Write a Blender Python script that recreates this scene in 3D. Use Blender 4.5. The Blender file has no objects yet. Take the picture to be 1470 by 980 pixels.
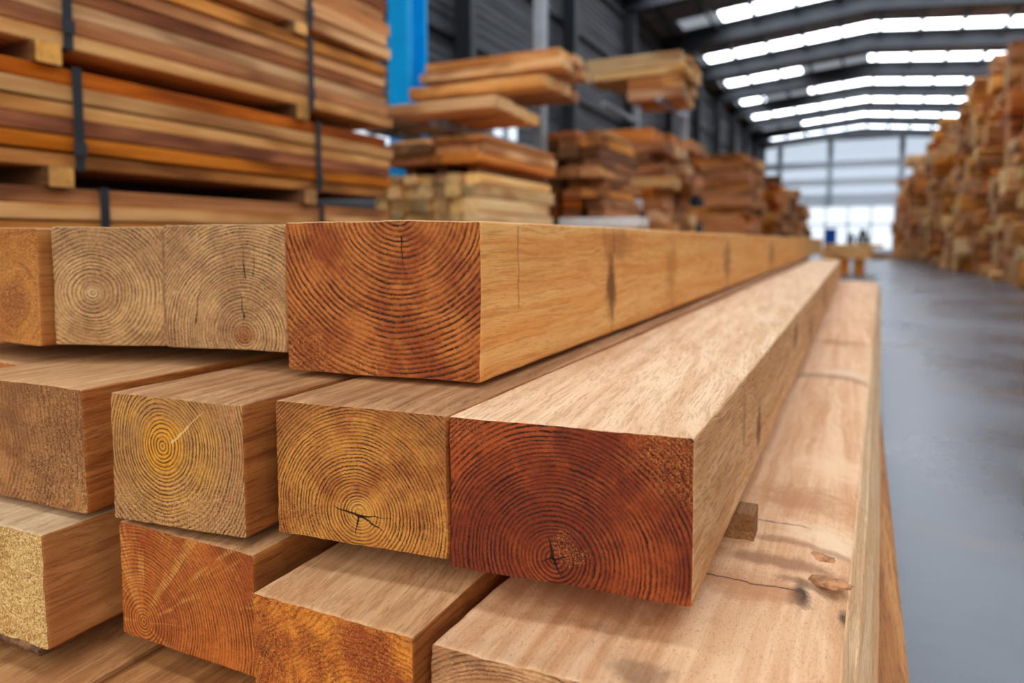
import bpy, bmesh, math, random
from mathutils import Vector, Matrix, noise as mnoise

# ------------------------------------------------------------------ camera
W_PX, H_PX, F_PX = 1470, 980, 1000.0
EYE = 1.15                                   # the lens is 1.15 m above the floor
PITCH = math.radians(4.0)
VPX, VPY = 1222.0, 345.0                     # vanishing point of the hall's long axis
CX, CY = 735.0, VPY + F_PX * math.tan(PITCH)
YAW = math.atan((VPX - CX) * math.cos(PITCH) / F_PX)
scene = bpy.context.scene
C = scene.collection
cam_data = bpy.data.cameras.new('camera')
cam = bpy.data.objects.new('camera', cam_data)
C.objects.link(cam)
scene.camera = cam
cam_data.sensor_width = 36.0
cam_data.sensor_fit = 'HORIZONTAL'
cam_data.lens = F_PX / W_PX * 36.0
cam_data.shift_y = (CY - H_PX / 2) / W_PX
cam_data.clip_start, cam_data.clip_end = 0.05, 400
cam.location = (0, 0, EYE)
cam.rotation_euler = (math.pi / 2 - PITCH, 0, YAW)
cam_data.dof.use_dof = True
cam_data.dof.focus_distance = 0.93
cam_data.dof.aperture_fstop = 2.25
CAM_R = cam.rotation_euler.to_matrix()

def ray(px, py):
    return CAM_R @ Vector(((px - CX) / F_PX, -(py - CY) / F_PX, -1.0))
def on_z(px, py, z):                          # pixel -> point at height z above the floor
    r = ray(px, py); t = (z - EYE) / r.z
    return Vector((r.x * t, r.y * t, z))
def on_y(px, py, y):                          # pixel -> point on the cross plane Y = y
    r = ray(px, py); t = y / r.y
    return Vector((r.x * t, y, EYE + r.z * t))

# ------------------------------------------------------------------ light
world = bpy.data.worlds.new('sky'); scene.world = world
world.use_nodes = True
wn = world.node_tree.nodes; wl = world.node_tree.links
bg = wn['Background']
sky_co = wn.new('ShaderNodeTexCoord'); sky_sep = wn.new('ShaderNodeSeparateXYZ')
sky_ramp = wn.new('ShaderNodeValToRGB')
wl.new(sky_co.outputs['Generated'], sky_sep.inputs[0]); wl.new(sky_sep.outputs['Z'], sky_ramp.inputs[0])
sky_ramp.color_ramp.elements[0].color = (0.10, 0.10, 0.10, 1); sky_ramp.color_ramp.elements[0].position = 0.0
sky_ramp.color_ramp.elements[1].color = (1.0, 0.985, 0.955, 1); sky_ramp.color_ramp.elements[1].position = 0.12
wl.new(sky_ramp.outputs[0], bg.inputs[0])
bg.inputs['Strength'].default_value = 2.45
SKYLIGHT = 10.0
scene.view_settings.view_transform = 'Standard'
scene.view_settings.look = 'None'
scene.view_settings.exposure = 0.0
scene.view_settings.gamma = 1.0
scene.view_settings.use_curve_mapping = False
scene.cycles.use_denoising = True
scene.cycles.max_bounces = 8
scene.cycles.diffuse_bounces = 4
scene.cycles.sample_clamp_indirect = 6.0

# ------------------------------------------------------------------ node helpers
def lin(c):
    def f(v):
        v /= 255.0
        return v / 12.92 if v <= 0.04045 else ((v + 0.055) / 1.055) ** 2.4
    return (f(c[0]), f(c[1]), f(c[2]), 1.0)

class NB:
    def __init__(self, name):
        self.mat = bpy.data.materials.new(name); self.mat.use_nodes = True
        self.t = self.mat.node_tree; self.n = self.t.nodes; self.l = self.t.links
        self.bsdf = self.n['Principled BSDF']
        co = self.n.new('ShaderNodeTexCoord')
        self.obj = co.outputs['Object']
        s = self.n.new('ShaderNodeSeparateXYZ'); self.l.new(self.obj, s.inputs[0])
        self.x, self.y, self.z = s.outputs
    def put(self, sock, v):
        if isinstance(v, bpy.types.NodeSocket): self.l.new(v, sock)
        elif v is not None: sock.default_value = v
    def m(self, op, a, b=None, c=None, clamp=False):
        n = self.n.new('ShaderNodeMath'); n.operation = op; n.use_clamp = clamp
        for i, v in enumerate((a, b, c)):
            if v is not None: self.put(n.inputs[i], v)
        return n.outputs[0]
    def add(self, a, b): return self.m('ADD', a, b)
    def sub(self, a, b): return self.m('SUBTRACT', a, b)
    def mul(self, a, b): return self.m('MULTIPLY', a, b)
    def vec(self, x, y, z):
        n = self.n.new('ShaderNodeCombineXYZ')
        for i, v in enumerate((x, y, z)): self.put(n.inputs[i], v)
        return n.outputs[0]
    def scaled(self, sx, sy, sz, ox=0.0, oy=0.0, oz=0.0):
        n = self.n.new('ShaderNodeMapping'); self.l.new(self.obj, n.inputs[0])
        n.inputs['Scale'].default_value = (sx, sy, sz); n.inputs['Location'].default_value = (ox, oy, oz)
        return n.outputs[0]
    def noise(self, v, scale=1.0, detail=3.0, rough=0.55, dist=0.0):
        n = self.n.new('ShaderNodeTexNoise'); self.l.new(v, n.inputs['Vector'])
        n.inputs['Scale'].default_value = scale; n.inputs['Detail'].default_value = detail
        n.inputs['Roughness'].default_value = rough; n.inputs['Distortion'].default_value = dist
        return n.outputs[0]
    def ss(self, v, e0, e1, lo=0.0, hi=1.0):
        n = self.n.new('ShaderNodeMapRange'); n.interpolation_type = 'SMOOTHSTEP'
        self.put(n.inputs[0], v)
        for i, k in enumerate((e0, e1, lo, hi)): self.put(n.inputs[i + 1], k)
        return n.outputs[0]
    def mix(self, f, a, b, blend='MIX'):
        n = self.n.new('ShaderNodeMix'); n.data_type = 'RGBA'; n.blend_type = blend
        self.put(n.inputs[0], f); self.put(n.inputs[6], a); self.put(n.inputs[7], b)
        return n.outputs[2]
    def hsv(self, col, h=0.5, s=1.0, v=1.0):
        n = self.n.new('ShaderNodeHueSaturation')
        self.put(n.inputs['Hue'], h); self.put(n.inputs['Saturation'], s); self.put(n.inputs['Value'], v); self.put(n.inputs['Color'], col)
        return n.outputs[0]
    def rand(self):
        n = self.n.new('ShaderNodeObjectInfo'); return n.outputs['Random']
    def done(self, col, rough=0.75, height=None, bump=0.3, dist=0.002, spec=0.3):
        self.put(self.bsdf.inputs['Base Color'], col); self.put(self.bsdf.inputs['Roughness'], rough)
        self.bsdf.inputs['Specular IOR Level'].default_value = spec
        if height is not None:
            b = self.n.new('ShaderNodeBump'); b.inputs['Strength'].default_value = bump; b.inputs['Distance'].default_value = dist
            self.put(b.inputs['Height'], height); self.l.new(b.outputs[0], self.bsdf.inputs['Normal'])
        return self.mat

def seg_dist(nb, wx, wz, p0, p1):
    """distance from (wx, wz) to a segment, and the position 0..1 along it"""
    dx, dz = p1[0] - p0[0], p1[1] - p0[1]; L2 = dx * dx + dz * dz
    ax, az = nb.sub(wx, p0[0]), nb.sub(wz, p0[1])
    t = nb.m('MULTIPLY', nb.add(nb.mul(ax, dx), nb.mul(az, dz)), 1.0 / L2, clamp=True)
    ex, ez = nb.sub(ax, nb.mul(t, dx)), nb.sub(az, nb.mul(t, dz))
    return nb.m('SQRT', nb.add(nb.mul(ex, ex), nb.mul(ez, ez))), t

def end_mat(name, pith, freq, light, light2, line, strength=0.85, warp=0.012, core=None, outer=None,
            fuzz=0.25, fuzz_col=(225, 180, 120), blotch=0.3, blotch_col=(70, 38, 20), corners=None,
            rays=0.0, cracks=(), squash=1.0, seed=0.0, check=0.4, fscale=480.0, bump=0.8):
    """sawn end grain: growth rings round the pith, worn saw fibre, stains, radial checks"""
    nb = NB(name)
    p = nb.scaled(1, 1, 1, seed, seed * 1.7, seed * 0.6)
    n1 = nb.sub(nb.noise(p, 7, 2), 0.5); n2 = nb.sub(nb.noise(p, 45, 3), 0.5); n3 = nb.sub(nb.noise(p, 260, 2), 0.5)
    wx = nb.sub(nb.x, pith[0]); wz = nb.mul(nb.sub(nb.z, pith[1]), squash)
    r0 = nb.m('SQRT', nb.add(nb.mul(wx, wx), nb.mul(wz, wz)))
    grow = nb.ss(r0, 0.0, 0.06, 0.15, 1.0)
    r = nb.add(r0, nb.mul(nb.add(nb.add(nb.mul(n1, warp * 2.2), nb.mul(n2, warp * 0.35)), nb.mul(n3, 0.0026)), grow))
    rv = nb.noise(nb.vec(nb.mul(r, 1.0), seed, 0.0), 30, 2)                 # uneven years
    ph = nb.add(nb.mul(r, freq), nb.mul(rv, freq * 0.016))
    saw = nb.m('FRACT', ph)
    ln = nb.mul(nb.ss(saw, 0.36, 0.74), nb.ss(saw, 0.88, 1.0, 1.0, 0.0))
    year = nb.noise(nb.vec(nb.m('FLOOR', ph), seed, 3.0), 0.9, 0)            # each year darker or lighter
    patch = nb.noise(p, 16, 4, 0.6)
    st = nb.mul(nb.mul(ln, nb.ss(patch, 0.30, 0.58, 0.35, 1.0)), nb.ss(year, 0.3, 0.62, strength * 0.72, strength))
    brk = nb.noise(p, 95, 4, 0.7)
    st = nb.mul(st, nb.ss(brk, 0.34, 0.52, 0.45, 1.0))
    broad = nb.noise(p, 11, 4, 0.65)
    base = nb.mix(nb.ss(broad, 0.38, 0.62), lin(light), lin(light2))
    if outer:   # (colour, radius, softness): sapwood beyond a radius
        base = nb.mix(nb.ss(nb.add(r, nb.mul(n2, 0.03)), outer[1], outer[1] + outer[2]), base, lin(outer[0]))
    if core:    # (colour, radius)
        base = nb.mix(nb.ss(nb.add(r, nb.mul(n2, 0.02)), core[1] * 0.4, core[1], 1.0, 0.0), base, lin(core[0]))
    if rays:
        ang = nb.m('ARCTAN2', wz, wx)
        rn = nb.noise(nb.vec(nb.mul(ang, 2.2), nb.mul(r0, 1.5), seed), 3.2, 4, 0.65)
        base = nb.mix(nb.mul(nb.ss(rn, 0.53, 0.64), rays), base, lin(fuzz_col))
    fine = nb.noise(p, fscale, 3, 0.75)
    mid = nb.noise(p, 150, 4, 0.7)
    base = nb.mix(nb.mul(nb.ss(mid, 0.42, 0.66), 0.5), base, nb.mix(0.5, base, lin(line)))
    col = nb.mix(st, base, lin(line))
    # dark stains
    bl = nb.noise(p, 9.5, 5, 0.62, 0.6)
    col = nb.mix(nb.mul(nb.ss(bl, 0.52, 0.70), blotch), col, lin(blotch_col))
    # torn pale saw fibre, everywhere a little, more towards the listed places (x, z, radius, amount)
    fz = nb.ss(fine, 0.50, 0.64)
    fm = fuzz
    for (fx, fz_, fr, fa) in (corners or ()):
        d = nb.m('SQRT', nb.add(nb.m('POWER', nb.sub(nb.x, fx), 2), nb.m('POWER', nb.sub(nb.z, fz_), 2)))
        fm = nb.m('MAXIMUM', fm, nb.ss(nb.add(d, nb.mul(n2, 0.06)), fr * 0.45, fr, fa, 0.0))
    col = nb.mix(nb.m('MULTIPLY', fz, fm, clamp=True), col, lin(fuzz_col))
    dk = nb.ss(fine, 0.36, 0.48, 1.0, 0.0)
    col = nb.mix(nb.mul(dk, nb.m('MULTIPLY', fm, 0.9, clamp=True)), col, lin(line))
    # short radial checks
    ck = nb.noise(nb.vec(nb.mul(nb.m('ARCTAN2', wz, wx), 14.0), nb.mul(r0, 24.0), seed), 1.0, 2, 0.5)
    col = nb.mix(nb.mul(nb.ss(ck, 0.70, 0.78), check), col, lin(line))
    h = nb.add(nb.mul(st, -0.8), nb.add(nb.mul(fine, 0.9), nb.mul(mid, 0.8)))
    kx = nb.add(nb.x, nb.mul(n2, 0.010)); kz = nb.add(nb.z, nb.mul(nb.sub(nb.noise(p, 60, 3), 0.5), 0.010))
    for cr in cracks:
        p0, p1, wd = cr[:3]
        d, t = seg_dist(nb, kx, kz, p0, p1)
        wloc = nb.mul(nb.sub(1.0, nb.mul(t, 0.85)), wd)
        k = nb.ss(nb.m('DIVIDE', d, wloc), 0.6, 1.3, 1.0, 0.0)
        col = nb.mix(nb.mul(k, 0.93), col, lin(cr[3] if len(cr) > 3 else (26, 14, 9)))
        if len(cr) == 3: h = nb.sub(h, nb.mul(k, 3.0))
    return nb.done(col, 0.72, h, bump, 0.0026, 0.25)

def side_mat(name, base, dark, light, fleck=0.4, streak=0.6, stains=(), lines=(), seed=0.0, speck=0.15, fleck_col=None, slant=0.0, saw=0.0, fl=40.0):
    """long grain: streaks along Y, short dark pores, stains as soft ellipses, thin cross cracks"""
    nb = NB(name)
    xs = nb.add(nb.x, nb.mul(nb.y, slant)); zs = nb.add(nb.z, nb.mul(nb.y, slant * 0.7))
    wob = nb.mul(nb.sub(nb.noise(nb.scaled(3, 2.2, 3, seed), 1.0, 2), 0.5), 0.05)
    xs = nb.add(xs, wob); zs = nb.add(zs, wob)
    g1 = nb.noise(nb.vec(nb.mul(xs, 38), nb.mul(nb.y, 1.1), nb.mul(zs, 38)), 1.0, 4, 0.62)
    g2 = nb.noise(nb.vec(nb.mul(xs, 210), nb.mul(nb.y, 7), nb.mul(zs, 210)), 1.0, 3, 0.6)
    g3 = nb.noise(nb.vec(nb.mul(xs, 560), nb.mul(nb.y, fl), nb.mul(zs, 560)), 1.0, 3, 0.65)
    br = nb.noise(nb.scaled(5, 1.6, 5, seed, seed), 1.0, 4, 0.6)
    fine = nb.noise(nb.obj, 520, 3, 0.7)
    col = nb.mix(nb.ss(g1, 0.32, 0.66), lin(light), lin(base))
    col = nb.mix(nb.mul(nb.ss(g2, 0.48, 0.64), streak * 0.8), col, lin(dark))
    col = nb.mix(nb.mul(nb.ss(br, 0.54, 0.74), 0.32), col, lin(dark))
    col = nb.mix(nb.mul(nb.ss(br, 0.30, 0.44, 1.0, 0.0), 0.35), col, lin(light))
    col = nb.mix(nb.mul(nb.ss(g3, 0.56, 0.66), fleck), col, lin(fleck_col or dark))
    col = nb.mix(nb.mul(nb.ss(fine, 0.56, 0.7), speck), col, lin(light))
    h = nb.add(nb.mul(g2, -1.0), nb.add(nb.mul(g3, -0.7), nb.mul(fine, 0.5)))
    if saw:
        sw = nb.m('SINE', nb.add(nb.mul(nb.y, 900.0), nb.mul(nb.noise(nb.scaled(9, 3, 9), 1.0, 2), 30)))
        h = nb.add(h, nb.mul(sw, saw))
    n2 = nb.sub(nb.noise(nb.obj, 24, 4, 0.65), 0.5)
    for (axis, c, y, rc, ry, colr, amt) in stains:
        a = nb.x if axis == 'x' else nb.z
        d = nb.m('SQRT', nb.add(nb.m('POWER', nb.m('DIVIDE', nb.sub(a, c), rc), 2), nb.m('POWER', nb.m('DIVIDE', nb.sub(nb.y, y), ry), 2)))
        d = nb.add(d, nb.mul(n2, 1.5))
        k = nb.ss(d, 0.25, 1.0, amt, 0.0)
        col = nb.mix(k, col, lin(colr)); h = nb.sub(h, nb.mul(k, 0.8))
    for (axis, c0, c1, y, wd, colr) in lines:
        a = nb.x if axis == 'x' else nb.z
        yy = nb.add(nb.y, nb.mul(n2, 0.02))
        k = nb.mul(nb.ss(nb.m('ABSOLUTE', nb.sub(yy, y)), wd * 0.4, wd, 1.0, 0.0), nb.mul(nb.ss(a, c0 - 0.005, c0 + 0.01), nb.ss(a, c1 - 0.02, c1, 1.0, 0.0)))
        col = nb.mix(nb.mul(k, 0.8), col, lin(colr)); h = nb.sub(h, nb.mul(k, 2.0))
    return nb.done(col, 0.7, h, 0.45, 0.0018, 0.25)

def board_mat(name, base, dark, light):
    """boards further off: each board its own shade"""
    nb = NB(name); rn = nb.rand()
    off = nb.mul(rn, 37.0)
    g = nb.noise(nb.vec(nb.add(nb.mul(nb.x, 26), off), nb.mul(nb.y, 1.4), nb.add(nb.mul(nb.z, 22), off)), 1.0, 4, 0.6)
    b = nb.noise(nb.vec(nb.add(nb.mul(nb.x, 3), off), nb.mul(nb.y, 0.8), nb.mul(nb.z, 3)), 1.0, 3, 0.6)
    col = nb.mix(nb.ss(g, 0.36, 0.64), lin(light), lin(base))
    col = nb.mix(nb.mul(nb.ss(b, 0.46, 0.62), 0.85), col, lin(dark))
    col = nb.hsv(col, nb.ss(rn, 0, 1, 0.494, 0.503), nb.ss(nb.m('FRACT', nb.mul(rn, 7.3)), 0, 1, 0.95, 1.08), nb.ss(nb.m('FRACT', nb.mul(rn, 3.7)), 0, 1, 0.88, 1.32))
    return nb.done(col, 0.75, g, 0.3, 0.003, 0.2)

def plain(name, col, rough=0.5, metal=0.0, var=0.12, scale=6.0):
    nb = NB(name)
    n = nb.noise(nb.obj, scale, 4, 0.6)
    c = nb.hsv(lin(col), v=nb.ss(n, 0.3, 0.7, 1 - var, 1 + var))
    nb.bsdf.inputs['Metallic'].default_value = metal
    return nb.done(c, rough, None, spec=0.4)

def glow(name, col, s):
    m = bpy.data.materials.new(name); m.use_nodes = True
    nt = m.node_tree; nt.nodes.remove(nt.nodes['Principled BSDF'])
    e = nt.nodes.new('ShaderNodeEmission'); e.inputs[0].default_value = lin(col); e.inputs[1].default_value = s
    nt.links.new(e.outputs[0], nt.nodes['Material Output'].inputs[0])
    return m

# ------------------------------------------------------------------ mesh helpers
def link(name, me, mats, parent=None):
    o = bpy.data.objects.new(name, me); C.objects.link(o)
    for m in mats: me.materials.append(m)
    if parent: o.parent = parent
    return o
def tag(o, label, cat, group=None):
    o['label'] = label; o['category'] = cat
    if group: o['group'] = group
    return o
def struct(o, label=None):
    o['kind'] = 'structure'
    if label: o['label'] = label
    return o
def box_bm(bm, x0, x1, y0, y1, z0, z1, mi=0):
    vs = [bm.verts.new(p) for p in ((x0,y0,z0),(x1,y0,z0),(x1,y1,z0),(x0,y1,z0),(x0,y0,z1),(x1,y0,z1),(x1,y1,z1),(x0,y1,z1))]
    for q in ((0,3,2,1),(4,5,6,7),(0,1,5,4),(1,2,6,5),(2,3,7,6),(3,0,4,7)):
        f = bm.faces.new([vs[i] for i in q]); f.material_index = mi
def boxes(name, lst, mat, parent=None, bevel=0.0, loc=(0, 0, 0)):
    bm = bmesh.new()
    for b in lst: box_bm(bm, *b)
    if bevel: bmesh.ops.bevel(bm, geom=bm.edges[:], offset=bevel, segments=2, affect='EDGES', profile=0.6)
    me = bpy.data.meshes.new(name); bm.to_mesh(me); bm.free()
    o = link(name, me, [mat], parent); o.location = loc
    return o
def empty(name, loc):
    o = bpy.data.objects.new(name, None); C.objects.link(o); o.location = loc
    o.empty_display_size = 0.1
    return o
ORD = ['', 'first', 'second', 'third', 'fourth', 'fifth', 'sixth', 'seventh', 'eighth', 'ninth', 'tenth', 'eleventh', 'twelfth',
       'thirteenth', 'fourteenth', 'fifteenth', 'sixteenth', 'seventeenth', 'eighteenth', 'nineteenth', 'twentieth',
       'twenty-first', 'twenty-second', 'twenty-third', 'twenty-fourth']

# ------------------------------------------------------------------ the hall
HX0, HX1, HY0, HY1 = -7.0, 8.0, -5.0, 63.5
RX, RZ, EZ = 0.5, EYE + 8.75, EYE + 8.05      # ridge, ridge height, eave height
def roof_z(x):
    return RZ - (RZ - EZ) * (RX - x) / (RX - HX0) if x < RX else RZ - (RZ - EZ) * (x - RX) / (HX1 - RX)

nb = NB('polished_concrete')
c1 = nb.noise(nb.obj, 0.5, 5, 0.62); c2 = nb.noise(nb.obj, 0.9, 4, 0.6, 0.3); c3 = nb.noise(nb.obj, 40, 3, 0.6)
fc = nb.mix(nb.ss(c1, 0.35, 0.65), lin((58, 65, 74)), lin((92, 99, 108)))
fc = nb.mix(nb.mul(nb.ss(c2, 0.52, 0.70), 0.6), fc, lin((112, 94, 78)))
fc = nb.mix(nb.mul(nb.ss(c3, 0.5, 0.7), 0.25), fc, lin((76, 82, 90)))
M_floor = nb.done(fc, nb.ss(c1, 0.3, 0.7, 0.24, 0.34), c3, 0.05, 0.001, 0.8)
M_clad = None
nb = NB('dark_cladding')
rib = nb.m('SINE', nb.mul(nb.z, 34.0))
cc = nb.mix(nb.ss(nb.noise(nb.scaled(1, 0.3, 3), 1.2, 4), 0.35, 0.65), lin((52, 55, 60)), lin((84, 86, 90)))
M_clad = nb.done(cc, 0.6, rib, 0.5, 0.03, 0.3)
nb = NB('grey_roof_sheet')
rib = nb.m('SINE', nb.mul(nb.y, 26.0))
cc = nb.mix(nb.ss(nb.noise(nb.obj, 0.7, 4), 0.35, 0.65), lin((96, 100, 106)), lin((132, 136, 142)))
M_roof = nb.done(cc, 0.5, rib, 0.4, 0.03, 0.3)
M_steel = plain('dark_steel', (48, 51, 56), 0.55, 0.0, 0.1, 3)
M_greysteel = plain('galvanised_steel', (160, 166, 172), 0.45, 0.3, 0.1, 5)
M_white = plain('white_frame', (225, 230, 236), 0.5, 0.0, 0.04, 3)
M_girt = plain('grey_girt', (222, 228, 234), 0.5, 0.0, 0.05, 3)
M_post = plain('slate_post', (176, 188, 198), 0.5, 0.0, 0.05, 3)
M_sky = glow('daylit_rooflight', (236, 244, 255), SKYLIGHT)
M_dim = glow('dim_rooflight', (222, 230, 240), 0.42)
M_pane = glow('daylit_pane', (232, 243, 255), 1.35)
nb = NB('translucent_sheet')
tr = nb.n.new('ShaderNodeBsdfTranslucent'); df = nb.n.new('ShaderNodeBsdfDiffuse'); mx = nb.n.new('ShaderNodeMixShader')
tr.inputs[0].default_value = lin((226, 234, 244)); df.inputs[0].default_value = lin((220, 226, 234)); mx.inputs[0].default_value = 0.9
nb.l.new(df.outputs[0], mx.inputs[1]); nb.l.new(tr.outputs[0], mx.inputs[2])
nb.l.new(mx.outputs[0], nb.n['Material Output'].inputs[0])
M_trans = nb.mat

struct(boxes('floor', [(HX0 - 1, HX1 + 1, HY0 - 20, HY1 + 0.3, -0.2, 0.0)], M_floor))
# left wall with high slot windows
WINS = [(8.7, 9.9, EYE + 1.55, EYE + 2.05), (13.4, 14.9, EYE + 2.25, EYE + 2.85), (24.0, 26.0, EYE + 3.0, EYE + 3.8)]
lst = []; yprev = HY0
for (a, b, c, d) in WINS:
    lst.append((HX0 - 0.2, HX0, yprev, a, 0, EZ)); lst += [(HX0 - 0.2, HX0, a, b, 0, c), (HX0 - 0.2, HX0, a, b, d, EZ)]
    yprev = b
lst.append((HX0 - 0.2, HX0, yprev, HY1, 0, EZ))
struct(boxes('wall_left', lst, M_clad))
for i, (a, b, c, d) in enumerate(WINS):
    w = struct(boxes('window_%d' % (i + 1), [(HX0 - 0.16, HX0 - 0.12, a, b, c, d)], M_pane))
    boxes('window_frame', [(HX0 - 0.1, HX0 + 0.03, a - 0.05, b + 0.05, c - 0.05, c), (HX0 - 0.1, HX0 + 0.03, a - 0.05, b + 0.05, d, d + 0.05),
                           (HX0 - 0.1, HX0 + 0.03, (a + b) / 2 - 0.03, (a + b) / 2 + 0.03, c, d)], M_greysteel, w)
struct(boxes('wall_right', [(HX1, HX1 + 0.2, HY0, HY1, 0, EZ)], plain('light_grey_cladding', (166, 168, 170), 0.7, 0.0, 0.06, 1.5)))
# wall rails on the left wall
for i, z in enumerate((3.2, 5.0, 6.8, 8.4)):
    struct(boxes('trim_%d' % (i + 1), [(HX0, HX0 + 0.12, HY0, HY1 - 0.1, z, z + 0.18)], M_steel))

# roof sheets between the rooflight strips
STRIP0, BAY, SW = 4.6, 5.5, 1.25
strips = [STRIP0 + BAY * i for i in range(-1, 11)]
for side, (xa, xb) in (('left', (HX0, RX)), ('right', (RX, HX1))):
    bm = bmesh.new(); y = HY0
    xi0, xi1 = (xa + 0.9, xb) if side == 'left' else (xa, xb - 0.9)
    def slab(y0, y1, xl, xr):
        za, zb = roof_z(xl), roof_z(xr)
        v = [bm.verts.new(p) for p in ((xl,y0,za),(xr,y0,zb),(xr,y1,zb),(xl,y1,za),(xl,y0,za+.08),(xr,y0,zb+.08),(xr,y1,zb+.08),(xl,y1,za+.08))]
        for q in ((0,3,2,1),(4,5,6,7),(0,1,5,4),(1,2,6,5),(2,3,7,6),(3,0,4,7)): bm.faces.new([v[k] for k in q])
    for s in strips:
        slab(y, s, xa, xb); y = s + SW
        if side == 'left': slab(s, y, xa, xi0)
        else: slab(s, y, xi1, xb)
    slab(y, HY1, xa, xb)
    me = bpy.data.meshes.new('ceiling'); bm.to_mesh(me); bm.free()
    struct(link('ceiling', me, [M_roof]))
n_win = len(WINS)
DIM_SPANS = {7: ((-2.5, RX, 1),), 8: ((-4.8, -2.4, 1),), 10: ((HX0 + 0.9, -3.6, 1),), 5: ((HX0 + 0.9, -4.6, 1),)}   # stretches of panes with a weaker glow
for si, s in enumerate(strips):
    segs = []
    for (xl, xr) in ((HX0 + 0.9, RX), (RX, HX1 - 0.9)):
        x = xl
        for (a_, b_, _) in DIM_SPANS.get(si, ()):
            if xl <= a_ and b_ <= xr:
                if a_ > x: segs.append((x, a_, M_sky))
                segs.append((a_, b_, M_dim)); x = b_
        if x < xr: segs.append((x, xr, M_sky))
    for (xl, xr, mm) in segs:
        n_win += 1
        bm = bmesh.new()
        v = [bm.verts.new(p) for p in ((xl, s, roof_z(xl) + .02), (xr, s, roof_z(xr) + .02), (xr, s + SW, roof_z(xr) + .02), (xl, s + SW, roof_z(xl) + .02))]
        bm.faces.new(v[::-1])
        me = bpy.data.meshes.new('window'); bm.to_mesh(me); bm.free()
        struct(link('window_%d' % n_win, me, [mm]))
def gable_bar(name, y0, y1, drop0, drop1, mat):
    bm = bmesh.new()
    xs = (HX0, RX, HX1)
    ring = []
    for x in xs:
        z = roof_z(x)
        ring.append([bm.verts.new(p) for p in ((x, y0, z - drop0), (x, y1, z - drop0), (x, y1, z - drop1), (x, y0, z - drop1))])
    for a, b in zip(ring, ring[1:]):
        for k in range(4): bm.faces.new((a[k], b[k], b[(k + 1) % 4], a[(k + 1) % 4]))
    bm.faces.new(ring[0][::-1]); bm.faces.new(ring[-1])
    bmesh.ops.recalc_face_normals(bm, faces=bm.faces[:])
    return bm
for s in strips:
    bm = gable_bar('rafter', s + SW + 0.45, s + SW + 0.57, 0.02, 0.58, M_steel)
    for dr in (0.04, 0.54):
        b2 = gable_bar('r', s + SW + 0.31, s + SW + 0.71, dr, dr + 0.07, M_steel)
        me = bpy.data.meshes.new('t'); b2.to_mesh(me); b2.free(); bm.from_mesh(me); bpy.data.meshes.remove(me)
    me = bpy.data.meshes.new('rafter'); bm.to_mesh(me); bm.free()
    struct(link('rafter', me, [M_steel]), 'dark steel rafter across the hall roof')
    for sx in (HX0 + 0.25, HX1 - 0.25):
        struct(boxes('trim_5', [(sx - 0.18, sx + 0.18, s + SW + 0.4, s + SW + 0.62, 0, EZ - 0.55)], M_steel))
x = HX0 + 0.7
while x < HX1 - 0.3:
    z = roof_z(x)
    struct(boxes('purlin', [(x - 0.06, x + 0.06, HY0, HY1, z - 0.2, z - 0.015)], M_steel), 'dark roof purlin running the length of the hall')
    x += 1.42

# back wall: translucent sheet above, glazed front below
ZG = EYE + 3.1
struct(boxes('wall_back', [(HX0, HX1, HY1, HY1 + 0.05, ZG, EYE + 8.9)], M_trans))
i = 10
for z in (EYE + 8.1, EYE + 5.9, EYE + 4.5, EYE + 3.2):
    struct(boxes('trim_%d' % i, [(HX0, HX1, HY1 - 0.12, HY1 - 0.02, z, z + 0.55)], M_girt)); i += 1
for px in (-5.6, -1.75, 3.4, 7.2):
    struct(boxes('trim_%d' % i, [(px - 0.2, px + 0.2, HY1 - 0.4, HY1 - 0.13, ZG - 0.2, roof_z(px) - 0.1)], M_post)); i += 1
struct(boxes('trim_%d' % i, [(HX0, HX1, HY1 - 0.1, HY1 + 0.1, ZG - 0.35, ZG)], M_white)); i += 1
px = HX0; k = 0
while px < HX1 - 0.1:
    k += 1
    d = struct(boxes('door_%d' % k, [(px + 0.1, px + 1.57, HY1, HY1 + 0.03, 0.02, ZG - 0.35)], M_pane))
    boxes('door_frame', [(px, px + 0.1, HY1 - 0.06, HY1 + 0.08, 0, ZG - 0.35), (px + 0.1, px + 1.67, HY1 - 0.06, HY1 + 0.08, 0, 0.45),
                         (px + 0.1, px + 1.67, HY1 - 0.06, HY1 + 0.08, 2.35, 2.5)], M_white, d)
    px += 1.67

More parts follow.
